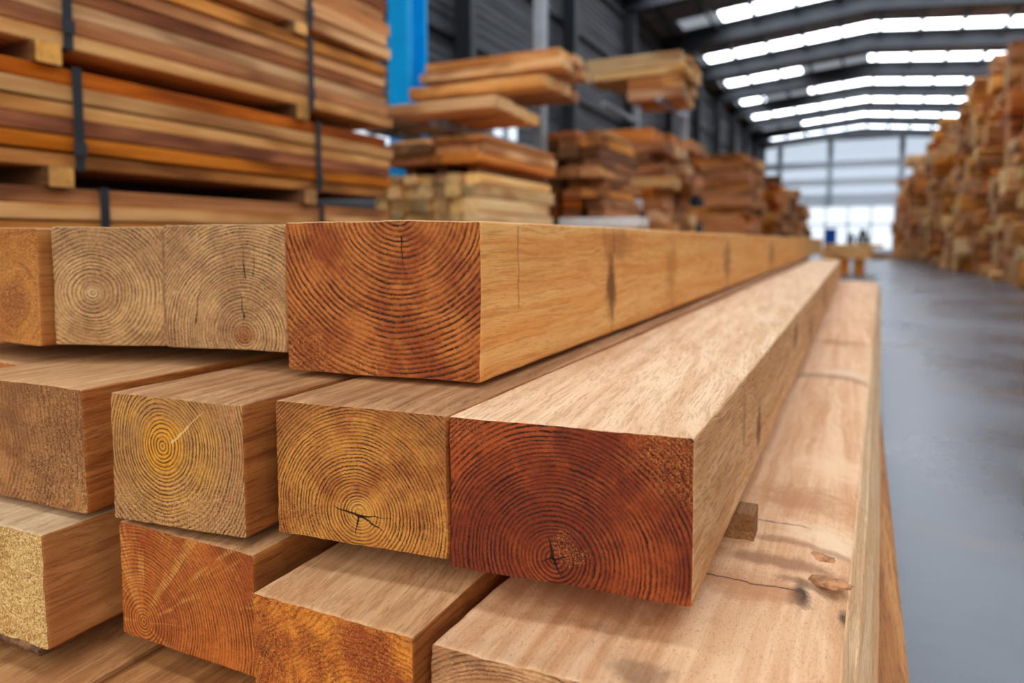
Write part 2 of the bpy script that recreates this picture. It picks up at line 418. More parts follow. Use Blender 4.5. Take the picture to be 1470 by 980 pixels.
# ------------------------------------------------------------------ foreground timbers
def axis_points(n, L):
    return [L * i / n for i in range(n + 1)]
def timber(label, xl, xr, yl, yr, z0, z1, L, far_dx, m_end, m_side, m_top, seed, wob=0.0016, rr=0.0035, res=0.004, wane=0.0, rough_top=0.0, group=None, tilt=0.0):
    """a squared timber: body (no front face) with the sawn end as its own part; origin at the lower left near corner"""
    w, h = xr - xl, z1 - z0; skew = (yr - yl) / w
    nx, nz = max(6, int(w / res)), max(6, int(h / res))
    gx, gz = axis_points(nx, w), axis_points(nz, h)
    ys = [0.0, 0.0025]; st = 0.004
    while ys[-1] < L:
        ys.append(min(L, ys[-1] + st)); st *= 1.13
    def pos(x, y, z):
        # rounded arrises
        cx = rr if x < rr else (w - rr if x > w - rr else None); cz = rr if z < rr else (h - rr if z > h - rr else None)
        if cx is not None and cz is not None:
            dx, dz = x - cx, z - cz; d = math.hypot(dx, dz)
            if d > rr: x, z = cx + dx * rr / d, cz + dz * rr / d
        q = Vector((x * 9 + seed, y * 1.3, z * 9)); a = mnoise.noise_vector(q)
        q2 = Vector((x * 60 + seed, y * 22, z * 60)); b = mnoise.noise_vector(q2)
        fall = 1.0 if y > 0 else 1.0
        x2 = x + a.x * wob * 1.6 + b.x * wob * 0.45; z2 = z + a.z * wob * 1.6 + b.z * wob * 0.45
        y2 = y + skew * x + b.y * wob * 0.6
        if wane and x > w * 0.5:
            x2 += wane * (1 - z / h) * (x - w * 0.5) / (w * 0.5)
            e = max(0.0, (x - (w - 0.06)) / 0.06) * max(0.0, (z - (h - 0.05)) / 0.05)
            z2 -= e * (0.012 + 0.012 * mnoise.noise(Vector((y * 5 + seed, 3, 1))))
        if rough_top and z > h * 0.7:
            z2 += rough_top * mnoise.noise(Vector((x * 14, y * 6, seed))) + rough_top * 0.5 * mnoise.noise(Vector((x * 50, y * 30, seed)))
            z2 -= rough_top * 0.6
        if y == 0.0:   # slight chamfer where the saw came out
            x2 += 0.0012 * (1 if x < 0.002 else -1 if x > w - 0.002 else 0); z2 += 0.0012 * (1 if z < 0.002 else -1 if z > h - 0.002 else 0)
        x2 += far_dx * y / L
        return (x2, y2, z2)
    body = bmesh.new()
    per = [(x, 0.0) for x in gx] + [(w, z) for z in gz[1:]] + [(x, h) for x in gx[-2::-1]] + [(0.0, z) for z in gz[-2:0:-1]]
    n = len(per); prev = None
    lo, hi_, le = len(gx) - 1, len(gx) - 1 + nz, len(gx) - 1 + nz + nx
    for y in ys:
        ring = [body.verts.new(pos(px, y, pz)) for px, pz in per]
        if not prev: first = ring
        if prev:
            for k in range(n):
                f = body.faces.new((prev[k], prev[(k + 1) % n], ring[(k + 1) % n], ring[k])); f.smooth = True
                f.material_index = 1 if hi_ <= k < le else 0
        prev = ring
    if not m_end: body.faces.new(first)
    f = body.faces.new(prev[::-1])
    f.material_index = 0
    bmesh.ops.recalc_face_normals(body, faces=body.faces[:])
    me = bpy.data.meshes.new('squared_timber'); body.to_mesh(me); body.free()
    o = link('squared_timber', me, [m_side, m_top]); o.location = (xl, yl, z0)
    tag(o, label, 'timber', group)
    if m_end:
        e = bmesh.new()
        g = [[e.verts.new(pos(x, 0.0, z)) for x in gx] for z in gz]
        for j in range(nz):
            for k in range(nx):
                f = e.faces.new((g[j][k], g[j][k + 1], g[j + 1][k + 1], g[j + 1][k])); f.smooth = True
        me = bpy.data.meshes.new('sawn_end'); e.to_mesh(me); e.free()
        link('sawn_end', me, [m_end], o)
    return o

Z2T, Z2B = EYE - 0.22, EYE - 0.407           # second row: top and bottom
ZUB = EYE - 0.186
def xy(px, py, z): p = on_z(px, py, z); return p.x, p.y

# --- top row -------------------------------------------------------
(ax, ay), (bx, by) = xy(414, 530, EYE - 0.21), xy(690, 550, EYE - 0.21)
ud_l, ud_r, ud_yl, ud_yr = ax, bx, ay, by
ud_w, ud_h = bx - ax, 0.239
far = on_z(1172, 361, EYE - 0.21)
m = end_mat('end_grain_rust', (ud_w * 0.60, ud_h * 1.10), 124, (206, 120, 54), (160, 76, 32), (54, 22, 12), 1.0, 0.009, seed=1.0,
            fuzz=0.10, fuzz_col=(226, 150, 74), blotch=0.25, blotch_col=(96, 42, 20), corners=[(0.0, 0.0, 0.13, 0.75), (ud_w * 0.45, 0.0, 0.05, 0.6)], check=0.25,
            cracks=[((ud_w * 0.62, ud_h * 0.90), (ud_w * 0.625, ud_h * 0.70), 0.0012)])
ms = side_mat('planed_gold', (234, 158, 80), (188, 110, 46), (246, 190, 114), 0.45, 0.55, seed=2.0, slant=0.0,
              stains=[('z', 0.10, 0.66, 0.10, 0.05, (104, 58, 26), 0.85), ('z', 0.20, 0.70, 0.06, 0.16, (150, 88, 40), 0.5), ('z', 0.12, 2.3, 0.12, 0.14, (110, 66, 32), 0.6),
                      ('z', 0.12, 1.25, 0.14, 0.10, (176, 108, 50), 0.5), ('z', 0.12, 4.2, 0.12, 0.3, (130, 82, 42), 0.6)],
              lines=[('z', 0.10, 0.24, 0.165, 0.0016, (70, 40, 20)), ('z', 0.0, 0.24, 0.67, 0.003, (80, 46, 22))], saw=0.0)
mt = side_mat('planed_gold_top', (206, 160, 108), (160, 108, 62), (226, 186, 136), 0.4, 0.5, seed=3.0)
LEAN = 0.0
U_D = timber('thick rust-red square timber with golden side at the right end of the top row', ud_l, ud_r, ud_yl, ud_yr, EYE - 0.21, EYE - 0.21 + ud_h,
             far.y - by, 0.0, m, ms, mt, 11.0)
(ax, ay), (bx, by) = xy(240, 497, ZUB), xy(412, 506, ZUB)
bx = min(bx, ud_l - 0.004); uc_w = bx - ax; u_h = 0.212
m = end_mat('end_grain_ash_brown', (uc_w * 0.66, u_h * 0.12), 170, (220, 168, 110), (178, 128, 82), (62, 38, 24), 1.0, 0.010, seed=4.0,
            fuzz=0.45, fuzz_col=(226, 186, 130), blotch=0.4, blotch_col=(112, 80, 60), core=((168, 98, 48), 0.025),
            cracks=[((uc_w * 0.66, u_h * 0.26), (uc_w * 0.64, u_h * 0.46), 0.0016), ((uc_w * 0.68, u_h * 0.58), (uc_w * 0.665, u_h * 0.86), 0.0012), ((uc_w * 0.25, u_h * 0.2), (uc_w * 0.32, u_h * 0.55), 0.0012), ((uc_w * 0.75, u_h * 0.6), (uc_w * 0.76, u_h * 0.78), 0.001)])
mgs = side_mat('weathered_tan', (178, 134, 92), (128, 88, 56), (206, 166, 122), 0.4, 0.5, seed=5.0)
timber('ash-brown square timber with a cracked pith, left of the thick rust-red one', ax, bx, ay, by, ZUB, ZUB + u_h, 7.5, LEAN * 7.5, m, mgs, mgs, 12.0)
(cx0, cy0) = xy(81, 495, ZUB); ub_r = ax - 0.006; ub_w = ub_r - cx0
m = end_mat('end_grain_pale_tan', (ub_w * 0.36, u_h * 0.44), 155, (224, 172, 112), (186, 136, 86), (76, 48, 28), 0.95, 0.010, seed=6.0,
            fuzz=0.42, fuzz_col=(230, 190, 134), blotch=0.3, blotch_col=(130, 92, 60), core=((220, 178, 124), 0.018), check=0.2)
timber('pale tan square timber with a round pale knot, in the top row', cx0, ub_r, cy0, ay, ZUB, ZUB + u_h - 0.003, 7.3, LEAN * 7.3, m, mgs, mgs, 13.0)
ua_r = cx0 - 0.008
m = end_mat('end_grain_sandy', (0.22, 0.08), 60, (200, 126, 52), (172, 96, 34), (104, 56, 22), 0.35, 0.02, seed=7.0, fscale=360, fuzz=0.9, fuzz_col=(226, 172, 98), blotch=0.3, blotch_col=(110, 60, 28), core=((150, 76, 32), 0.06))
mua = side_mat('amber_side', (176, 108, 50), (120, 66, 28), (200, 136, 70), 0.4, 0.6, seed=8.0)
ua_y = cy0 - 0.02
timber('sandy orange square timber cut off at the left edge of the photo, top row', ua_r - 0.30, ua_r, ua_y, ua_y, ZUB, ZUB + u_h - 0.004, 7.4, LEAN * 7.4, m, mua, mgs, 14.0)

# --- second row ----------------------------------------------------
H2 = Z2T - Z2B
(ax, ay), (bx, by) = xy(646, 597, Z2T), xy(998, 630, Z2T)
d_l, d_r, d_yl, d_yr = ax, bx, ay, by; dw = bx - ax; dh = H2 + 0.008
far = on_z(1207, 373, Z2T)
m = end_mat('end_grain_deep_red', (dw * 0.46, dh * 0.16), 185, (176, 80, 32), (132, 50, 20), (40, 13, 8), 1.0, 0.007, seed=9.0,
            fuzz=0.06, fuzz_col=(216, 140, 70), blotch=0.3, blotch_col=(72, 22, 12), corners=[(dw, dh, 0.10, 0.8), (dw * 0.52, dh * 0.22, 0.03, 0.7), (dw * 0.05, dh, 0.05, 0.5)], check=0.35,
            outer=((128, 60, 28), 0.20, 0.03),
            cracks=[((dw * 0.46, dh * 0.16), (dw * 0.43, dh * 0.30), 0.0022), ((dw * 0.46, dh * 0.16), (dw * 0.49, dh * 0.05), 0.0022), ((dw * 0.455, dh * 0.17), (dw * 0.40, dh * 0.13), 0.0012), ((dw * 0.46, dh * 0.16), (dw * 0.52, dh * 0.20), 0.0012)])
ms = side_mat('weathered_oak_side', (218, 156, 98), (154, 98, 56), (240, 188, 134), 0.45, 0.6, seed=10.0, slant=0.06,
              stains=[('z', 0.07, 0.62, 0.05, 0.05, (92, 56, 30), 0.8), ('z', 0.12, 0.42, 0.06, 0.03, (150, 102, 62), 0.5), ('z', 0.13, 1.5, 0.06, 0.10, (110, 70, 40), 0.7), ('z', 0.06, 2.3, 0.07, 0.2, (120, 78, 44), 0.6), ('z', 0.1, 3.6, 0.1, 0.3, (120, 80, 48), 0.6)])
mt = side_mat('weathered_oak_top', (212, 166, 122), (164, 112, 74), (234, 198, 158), 0.5, 0.5, seed=11.0, fleck_col=(138, 92, 62), slant=0.10)
T2D = timber('big deep-red square timber with a small star crack, right end of the second row', ax, bx, ay, by, Z2T - dh, Z2T, far.y - by, far.x - bx, m, ms, mt, 21.0)
# raised knot on its aisle side
def knot(parent, name, loc, r, mat, axis, seed, flat=0.35, stretch=1.6):
    bm = bmesh.new(); bmesh.ops.create_icosphere(bm, subdivisions=4, radius=1.0)
    for v in bm.verts:
        n_ = 1 + 0.22 * mnoise.noise(v.co * 2.2 + Vector((seed, 0, 0))) + 0.08 * mnoise.noise(v.co * 7 + Vector((seed, 0, 0)))
        v.co *= n_
        if axis == 'x': v.co = Vector((v.co.x * r * flat, v.co.y * r * stretch, v.co.z * r))
        else: v.co = Vector((v.co.x * r * stretch, v.co.y * r, v.co.z * r * flat))
    for f in bm.faces: f.smooth = True
    me = bpy.data.meshes.new(name); bm.to_mesh(me); bm.free()
    o = link(name, me, [mat], parent); o.location = loc
    return o
M_knot = side_mat('knot_wood', (140, 92, 54), (78, 46, 26), (176, 124, 80), 0.5, 0.7, seed=31.0)
M_knot2 = plain('torn_knot', (172, 120, 78), 0.8, 0.0, 0.45, 70)
knot(T2D, 'knot', (dw + 0.001, 0.62, 0.07), 0.017, M_knot, 'x', 3.0, 0.25, 1.3)['label'] = 'dark brown knot standing out of the timber side'

(ax, ay), (bx, by) = xy(395, 575, Z2T), xy(645, 597, Z2T)
bx = d_l - 0.004; w = bx - ax; h = H2
m = end_mat('end_grain_honey', (w * 0.50, h * 0.24), 215, (222, 148, 64), (178, 98, 38), (66, 32, 14), 1.0, 0.009, outer=((176, 108, 50), 0.115, 0.05), seed=15.0,
            fuzz=0.16, fuzz_col=(232, 176, 96), blotch=0.35, blotch_col=(128, 62, 22), core=((226, 160, 70), 0.028), corners=[(w * 0.12, h * 0.05, 0.07, 0.5), (w, h * 0.1, 0.05, 0.4)],
            cracks=[((w * 0.52, h * 0.22), (w * 0.34, h * 0.265), 0.0022), ((w * 0.52, h * 0.22), (w * 0.64, h * 0.13), 0.0018), ((w * 0.50, h * 0.22), (w * 0.48, h * 0.06), 0.0013), ((w * 0.52, h * 0.22), (w * 0.69, h * 0.23), 0.0011)])
mtb = side_mat('brown_top', (160, 112, 72), (104, 66, 38), (196, 150, 104), 0.5, 0.55, seed=16.0, slant=0.08)
mso = side_mat('orange_brown_side', (150, 84, 36), (92, 46, 20), (182, 114, 54), 0.5, 0.7, seed=17.0)
timber('honey square timber with a long star crack near its lower edge, second row', ax, bx, ay, by, Z2B, Z2T, 7.6, 0, m, mso, mtb, 22.0)
c_l = ax
(ax, ay), (bx, by) = xy(158, 563, Z2T), xy(348, 580, Z2T)
w = bx - ax
m = end_mat('end_grain_golden_eye', (w * 0.40, h * 0.62), 200, (222, 158, 74), (190, 132, 70), (80, 46, 22), 0.95, 0.009, seed=18.0,
            fuzz=0.14, fuzz_col=(216, 180, 132), blotch=0.2, blotch_col=(150, 88, 30), core=((238, 160, 44), 0.05), outer=((200, 142, 84), 0.075, 0.05),
            corners=[(w * 0.7, 0.0, 0.10, 0.8), (w * 0.15, 0.0, 0.08, 0.7), (w, h * 0.3, 0.05, 0.5)], squash=0.85,
            cracks=[((w * 0.47, h * 0.66), (w * 0.72, h * 0.92), 0.0016, (236, 196, 128))])
timber('golden square timber with a bright round eye of rings, in the second row', ax, bx, ay, by, Z2B, Z2T - 0.001, 7.5, 0, m, mso, mtb, 23.0)
b_l = ax
(ax, ay) = xy(118, 560, Z2T)
m = end_mat('end_grain_dull_brown', (-0.05, 0.10), 120, (190, 130, 74), (150, 94, 50), (74, 44, 26), 0.7, 0.03, seed=19.0,
            fuzz=0.35, fuzz_col=(204, 152, 96), blotch=0.6, blotch_col=(92, 60, 38), fscale=380, corners=[(0.24, 0.02, 0.14, 0.9), (0.24, 0.16, 0.12, 0.7)])
msa = side_mat('amber_brown_side', (166, 92, 38), (104, 54, 22), (196, 122, 58), 0.5, 0.7, seed=20.0)
mta = side_mat('tan_brown_top', (182, 132, 86), (122, 80, 46), (212, 170, 122), 0.5, 0.55, seed=21.0)
timber('dull brown square timber with a stained rough end, left end of the second row', ax - 0.30, ax, ay - 0.02, ay, Z2B, Z2T + 0.001, 7.6, 0, m, msa, mta, 24.0)

# --- third row -----------------------------------------------------
Z3 = Z2B - 0.012; Z3B = EYE - 0.592
h3 = Z3 - Z3B
(ax, ay) = xy(60, 768, Z3)
m = end_mat('end_grain_cream', (0.1, 0.5), 70, (226, 184, 112), (204, 156, 84), (128, 82, 34), 0.3, 0.02, seed=25.0, fuzz=1.0, fuzz_col=(248, 218, 154), blotch=0.25, blotch_col=(170, 120, 60), check=0.1, fscale=300, bump=1.0)
ms3 = side_mat('warm_brown_side', (172, 108, 56), (116, 66, 32), (198, 136, 78), 0.45, 0.6, seed=26.0)
mt3 = side_mat('grey_tan_top', (196, 162, 122), (140, 104, 70), (220, 190, 152), 0.5, 0.5, seed=27.0, slant=0.08)
T3A = timber('cream square timber with a coarse furry sawn end, left end of the third row', ax - 0.32, ax, ay - 0.02, ay, Z3B, Z3, 7.6, 0, m, ms3, mt3, 31.0, wob=0.003)
bm = bmesh.new(); prev = None            # strip of dark bark left under its front edge
for i in range(61):
    x = 0.31 * i / 60; q = Vector((x * 30, 1.7, 0)); nv = mnoise.noise_vector(q); n2 = mnoise.noise(q * 4)
    dz = 0.010 + 0.007 * nv.z + 0.003 * n2; fy = -0.004 - 0.004 * nv.y
    ring = [bm.verts.new(p) for p in ((x, fy - 0.020 * (1 - x / 0.32), 0.004 + 0.003 * nv.x), (x, fy * 0.5 - 0.020 * (1 - x / 0.32), -dz * 0.7), (x, 0.025, -dz), (x, 0.06, -0.002), (x, 0.03, 0.006))]
    if prev:
        for k in range(5): bm.faces.new((prev[k], prev[(k + 1) % 5], ring[(k + 1) % 5], ring[k])).smooth = True
    else: bm.faces.new(ring[::-1])
    prev = ring
bm.faces.new(prev); bmesh.ops.recalc_face_normals(bm, faces=bm.faces[:])
me = bpy.data.meshes.new('bark'); bm.to_mesh(me); bm.free()
for v in me.vertices: v.co.y += 0.02
link('bark', me, [side_mat('dark_bark', (92, 62, 40), (44, 30, 20), (140, 100, 66), 0.6, 0.8, seed=61.0)], T3A)['label'] = 'rough dark strip of bark under the front edge'
(ax, ay), (bx, by) = xy(171, 748, Z3), xy(358, 800, Z3)
by = ay + 0.006; bx = min(bx, -0.705)
w = bx - ax
m = end_mat('end_grain_amber_rays', (w * 0.17, h3 * 0.16), 190, (204, 112, 42), (172, 82, 28), (76, 34, 14), 0.88, 0.008, seed=28.0,
            fuzz=0.14, fuzz_col=(232, 158, 76), blotch=0.3, blotch_col=(98, 48, 20), rays=0.75, corners=[(w * 0.5, h3, 0.07, 0.4)])
timber('amber square timber with pale rays fanning from a low pith, third row', ax, bx, ay, by, Z3B, Z3, 7.5, 0, m, mso, mtb, 32.0)
b3_r = bx
Z3C = EYE - 0.452; Z3CB = EYE - 0.622
(ax, ay), (bx, by) = xy(362, 850, Z3C), xy(603, 905, Z3C)
ax = max(ax, b3_r + 0.004); w = bx - ax; hc = Z3C - Z3CB
m = end_mat('end_grain_fiery_orange', (w * 0.72, -0.01), 150, (240, 146, 48), (162, 70, 22), (80, 32, 13), 0.6, 0.03, seed=29.0,
            fuzz=0.45, fuzz_col=(244, 180, 90), blotch=1.0, blotch_col=(86, 38, 16), corners=[(w * 0.72, 0.02, 0.05, 0.7)],
            cracks=[((w * 0.72, hc * 0.22), (w * 0.45, hc * 0.32), 0.0013), ((w * 0.72, hc * 0.22), (w * 0.9, hc * 0.15), 0.0016), ((w * 0.65, hc * 0.42), (w * 0.95, hc * 0.55), 0.0012)])
mt3c = side_mat('light_brown_top', (196, 142, 94), (136, 90, 54), (220, 174, 126), 0.5, 0.5, seed=30.0, slant=0.14)
timber('fiery orange square timber with dark blotches, beside the wide pale slab', ax, bx, ay, ay + 0.006, Z3CB, Z3C, 7.4, 0, m, mso, mt3c, 33.0)
c3_r = bx
ZS = EYE - 0.465
(ax, ay) = xy(620, 918, ZS)
ax = max(ax, c3_r + 0.006)
P0, P1 = on_z(1222, 900, ZS), on_z(1262, 404, ZS)
sl_r = P0.x - 0.012; sw = sl_r - ax; hs = ZS - Z3CB
m = end_mat('end_grain_grey_tan', (sw * 0.3, -0.10), 200, (226, 168, 114), (190, 132, 84), (96, 60, 38), 0.85, 0.010, seed=33.0, fuzz=0.3, fuzz_col=(214, 178, 130), blotch=0.3, blotch_col=(110, 78, 52))
mss = side_mat('pale_slab_side', (236, 184, 132), (184, 128, 84), (250, 214, 170), 0.5, 0.5, seed=34.0)
kx, ky = on_z(1190, 832, ZS).x - ax, on_z(1190, 832, ZS).y - ay
jx, jy = on_z(1200, 540, ZS).x - ax, on_z(1200, 540, ZS).y - ay
s1 = on_z(1150, 850, ZS); s2 = on_z(1215, 865, ZS); s3 = on_z(700, 850, ZS)
sx = lambda p: (p.x - ax, p.y - ay)
mst = side_mat('pale_slab_top', (212, 158, 112), (176, 116, 72), (234, 192, 150), 0.45, 0.25, seed=35.0, speck=0.4, fl=160.0, fleck_col=(124, 80, 50),
               stains=[('x', sx(s1)[0], sx(s1)[1], 0.020, 0.05, (40, 32, 30), 1.0), ('x', sx(s2)[0], sx(s2)[1], 0.014, 0.03, (52, 38, 30), 0.85),
                       ('x', kx - 0.06, ky + 0.03, 0.14, 0.03, (140, 92, 58), 0.7), ('x', kx - 0.02, ky - 0.02, 0.06, 0.02, (112, 72, 44), 0.7), ('x', kx - 0.10, ky - 0.06, 0.10, 0.06, (186, 124, 78), 0.7), ('x', kx + 0.0, ky + 0.16, 0.10, 0.08, (240, 206, 168), 0.8), ('x', kx - 0.05, ky + 0.32, 0.12, 0.10, (184, 124, 80), 0.7), ('x', kx, ky + 0.55, 0.12, 0.12, (240, 202, 160), 0.6), ('x', kx - 0.05, ky + 0.11, 0.16, 0.02, (140, 92, 58), 0.55),
                       ('x', jx, jy, 0.22, 0.05, (150, 110, 80), 0.75), ('x', jx + 0.02, jy + 0.10, 0.15, 0.10, (226, 192, 156), 0.8), ('x', jx, jy + 0.9, 0.15, 0.12, (170, 112, 66), 0.7),
                       ('x', sw * 0.85, 0.02, 0.05, 0.03, (90, 62, 42), 0.6), ('x', sw * 0.55, 0.05, 0.05, 0.03, (90, 62, 42), 0.5), ('x', sw * 0.3, 0.2, 0.16, 0.12, (150, 96, 54), 0.5)],
               lines=[('x', sw * 0.35, sw + 0.2, jy - 0.05, 0.006, (100, 70, 52)), ('x', sw * 0.3, sw + 0.2, jy + 1.9, 0.012, (140, 100, 74)), ('x', sw * 0.55, sw * 0.93, ky - 0.05, 0.003, (86, 58, 40)),
                      ('x', sw * 0.4, sw * 0.9, ky + 0.18, 0.003, (110, 72, 46))])
SLAB = timber('wide pale slab with worn edge and black stains, right end of the third row', ax, sl_r, ay, ay + 0.012, Z3CB, ZS, P1.y - ay, P1.x - P0.x, m, mss, mst, 34.0, wob=0.003, wane=0.04, rough_top=0.004, rr=0.008)
k_ = knot(SLAB, 'knot', (kx, ky, hs - 0.004), 0.017, M_knot2, 'z', 5.0, 0.3, 1.6); k_['label'] = 'pale torn knot by the black stain'
k_ = knot(SLAB, 'knot', (on_z(1155, 790, ZS).x - ax, on_z(1155, 790, ZS).y - ay, hs - 0.006), 0.018, M_knot2, 'z', 8.0, 0.2, 2.2)
# the rows go on past the left edge: unseen timbers added to block side light
timber('unseen brown timber past the sandy orange one, outside the left edge, top row', ua_r - 0.62, ua_r - 0.312, ua_y + 0.05, ua_y + 0.05, ZUB, ZUB + u_h - 0.004, 7.4, 0, None, mua, mgs, 36.0, res=0.012)
ex = on_z(118, 560, Z2T).x
timber('unseen brown timber past the dull brown one, outside the left edge, second row', ex - 0.62, ex - 0.312, 0.72, 0.72, Z2B, Z2T + 0.001, 7.5, 0, None, msa, mta, 37.0, res=0.012)
ex = on_z(60, 768, Z3).x
timber('unseen brown timber past the cream one, outside the left edge, third row', ex - 0.66, ex - 0.335, 0.70, 0.70, Z3B, Z3, 7.5, 0, None, ms3, mt3, 38.0, res=0.012)
# --- fourth and fifth rows, mostly hidden ---------------------------
Z4, Z4B = Z3CB - 0.009, EYE - 0.82
m4 = [side_mat('row_brown_a', (160, 102, 56), (104, 62, 32), (190, 134, 80), 0.4, 0.6, seed=40.0), side_mat('row_brown_b', (176, 118, 70), (118, 72, 40), (206, 152, 98), 0.4, 0.6, seed=41.0, slant=0.1)]
R4R = on_z(1293, 980, EYE - 0.665).x
lab4 = ['brown timber low down at the left corner of the photo, fourth row', 'tan timber under the amber one with pale rays, fourth row', 'timber under the fiery orange one, fourth row', 'plain brown timber jutting out past the wide pale slab on the aisle side']
for i, (x0, x1) in enumerate(((-1.68, -0.958), (-0.948, -0.62), (-0.61, -0.30), (-0.29, R4R))):
    top = Z4 if i < 2 else Z4
    timber(lab4[i], x0, x1, 0.30 + 0.03 * i, 0.30 + 0.03 * i, Z4B, top, 8.4, 0.10 if i == 3 else 0.0, m4[1], m4[i % 2], m4[(i + 1) % 2], 41.0 + i, res=0.012)
# thin packing strips between the rows
M_strip = side_mat('packing_wood', (126, 84, 48), (76, 46, 26), (160, 114, 70), 0.4, 0.6, seed=50.0)
def packing(label, x0, x1, y0, y1, z0, z1):
    o = boxes('packing_block', [(0, x1 - x0, 0, y1 - y0, 0, z1 - z0 - 0.0045)], M_strip, None, 0.0015, (x0, y0, z0))
    return tag(o, label, 'packing block', 'packing blocks between the timber rows')
pb = on_z(1082, 776, ZS)
pk0 = 'small brown packing block standing under the deep-red timber on the pale slab'
packing(pk0, pb.x - 0.13, pb.x, pb.y, pb.y + 0.05, ZS - 0.004, Z2T - dh - 0.004)
for yy in (3.2, 6.2):
    packing('packing block hidden deep between slab and deep-red timber', -0.40, -0.17, yy, yy + 0.06, ZS - 0.004, Z2T - dh - 0.004)
for yy in (1.7, 5.6):
    packing('packing block hidden deep under the honey timber', -0.68, -0.47, yy, yy + 0.06, Z3C, Z2B)
    packing('packing strip hidden under the left timbers of the second row', -1.56, -0.74, yy, yy + 0.06, Z3, Z2B)
    packing('packing strip hidden under the thick rust-red timber', -0.80, -0.52, yy, yy + 0.06, Z2T, EYE - 0.21)
    packing('packing strip hidden under the left timbers of the top row', -1.80, -0.85, yy, yy + 0.06, Z2T, ZUB)
    packing('packing strip hidden under the left timbers of the third row', -1.62, -0.72, yy, yy + 0.06, Z4, Z3B)
for k, yy in enumerate((0.8, 3.4, 6.0, 8.2)):
    o = boxes('bearer', [(0, 1.70, 0, 0.14, 0, Z4B - 0.004)], M_strip, None, 0.006, (-1.66, yy, 0.0))
    tag(o, 'heavy square bearer on the floor under the timber stack', 'bearer', 'bearers under the timber stack')

# ------------------------------------------------------------------ boards further off
WOOD = {
    'red': board_mat('board_red_brown', (164, 92, 44), (104, 52, 24), (196, 120, 62)),
    'gold': board_mat('board_golden', (210, 142, 72), (164, 100, 48), (230, 172, 100)),
    'tan': board_mat('board_tan', (212, 152, 96), (158, 100, 56), (234, 184, 128)),
    'brown': board_mat('board_brown', (182, 116, 62), (110, 64, 34), (214, 148, 88)),
    'orange': board_mat('board_orange', (186, 112, 56), (136, 74, 34), (210, 140, 78)),
    'pale': board_mat('board_pale', (232, 178, 112), (188, 128, 72), (246, 206, 148)),
    'dark': board_mat('board_dark', (104, 70, 46), (66, 44, 30), (132, 92, 62)),
}
END = {k: board_mat('board_end_' + k, tuple(int(c * 0.92) for c in b), tuple(int(c * 0.7) for c in b), tuple(min(255, int(c * 1.08)) for c in b))
       for k, b in (('red', (166, 96, 52)), ('gold', (222, 166, 100)), ('tan', (216, 166, 110)), ('brown', (180, 120, 74)), ('orange', (202, 130, 70)), ('pale', (242, 196, 132)), ('dark', (120, 82, 54)))}
TONE = {'red': 'red-brown', 'gold': 'golden', 'tan': 'tan', 'brown': 'brown', 'orange': 'orange-brown', 'pale': 'pale', 'dark': 'dark brown'}
rnd = random.Random(7)
def board_mesh(w, L, h, rough=0.006, bev=0.006, seed=0.0, waney=0.0):
    """board along local Y, origin at the middle of the base; ends get the second material"""
    bm = bmesh.new(); n = max(3, int(L / 0.5)); prev = None
    b = min(bev, h * 0.2)
    prof = [(-w/2 + b, 0), (w/2 - b, 0), (w/2, b), (w/2, h - b), (w/2 - b, h), (-w/2 + b, h), (-w/2, h - b), (-w/2, b)]
    for i in range(n + 1):
        y = -L / 2 + L * i / n
        ring = []
        for (x, z) in prof:
            q = Vector((x * 3 + seed, y * 1.5, z * 3)); nv = mnoise.noise_vector(q)
            wx = x + nv.x * rough + (waney * (0.5 + 0.5 * nv.y) * (1 if x > 0 else -1) * (-0.5 + z / h) if waney else 0)
            ring.append(bm.verts.new((wx, y, z - (abs(nv.z) * rough * 0.7 if z > h * 0.5 else 0))))
        if prev:
            for k in range(8): bm.faces.new((prev[k], prev[(k + 1) % 8], ring[(k + 1) % 8], ring[k]))
        else:
            f = bm.faces.new(ring[::-1]); f.material_index = 1
        prev = ring
    f = bm.faces.new(prev); f.material_index = 1
    bmesh.ops.recalc_face_normals(bm, faces=bm.faces[:])
    me = bpy.data.meshes.new('board'); bm.to_mesh(me); bm.free()
    return me
def board(name, label, cat, group, loc, w, L, h, tone, along='y', yaw=0.0, rough=0.006, bev=0.006, waney=0.0):
    me = board_mesh(w, L, h, rough, bev, rnd.random() * 99, waney)
    o = link(name, me, [WOOD[tone], END[tone]]); o.location = loc
    o.rotation_euler = (0, 0, (math.pi / 2 if along == 'x' else 0) + yaw)
    return tag(o, label, cat, group)

# --- strapped stack at the left --------------------------------------
AX, AY0, AY1 = -2.60, -0.6, 3.62
M_strap = plain('black_strap', (44, 48, 54), 0.45, 0.0, 0.08, 20)
bundles = [  # (bottom above the eye, layer tones from below, layer thickness)
    ('topmost', 1.115, ['tan', 'tan', 'brown', 'brown', 'orange', 'brown', 'brown'], 0.07),
    ('second', 0.70, ['tan', 'brown', 'tan', 'red', 'tan', 'brown'], 0.060),
    ('third', 0.265, ['brown', 'red', 'red', 'tan', 'gold', 'red'], 0.0605),
    ('fourth', -0.165, ['brown', 'red', 'brown', 'brown', 'tan', 'brown'], 0.060),
    ('fifth', -0.60, ['brown', 'tan', 'brown', 'red', 'brown', 'tan'], 0.060),
    ('lowest', -1.05, ['brown', 'red', 'tan', 'brown', 'red', 'brown'], 0.060)]
strap_px = {'topmost': (443, 443), 'second': (97, 443), 'third': (107, 452), 'fourth': (140, 455), 'fifth': (140, 455), 'lowest': (140, 455)}
ztop_prev = 0.0
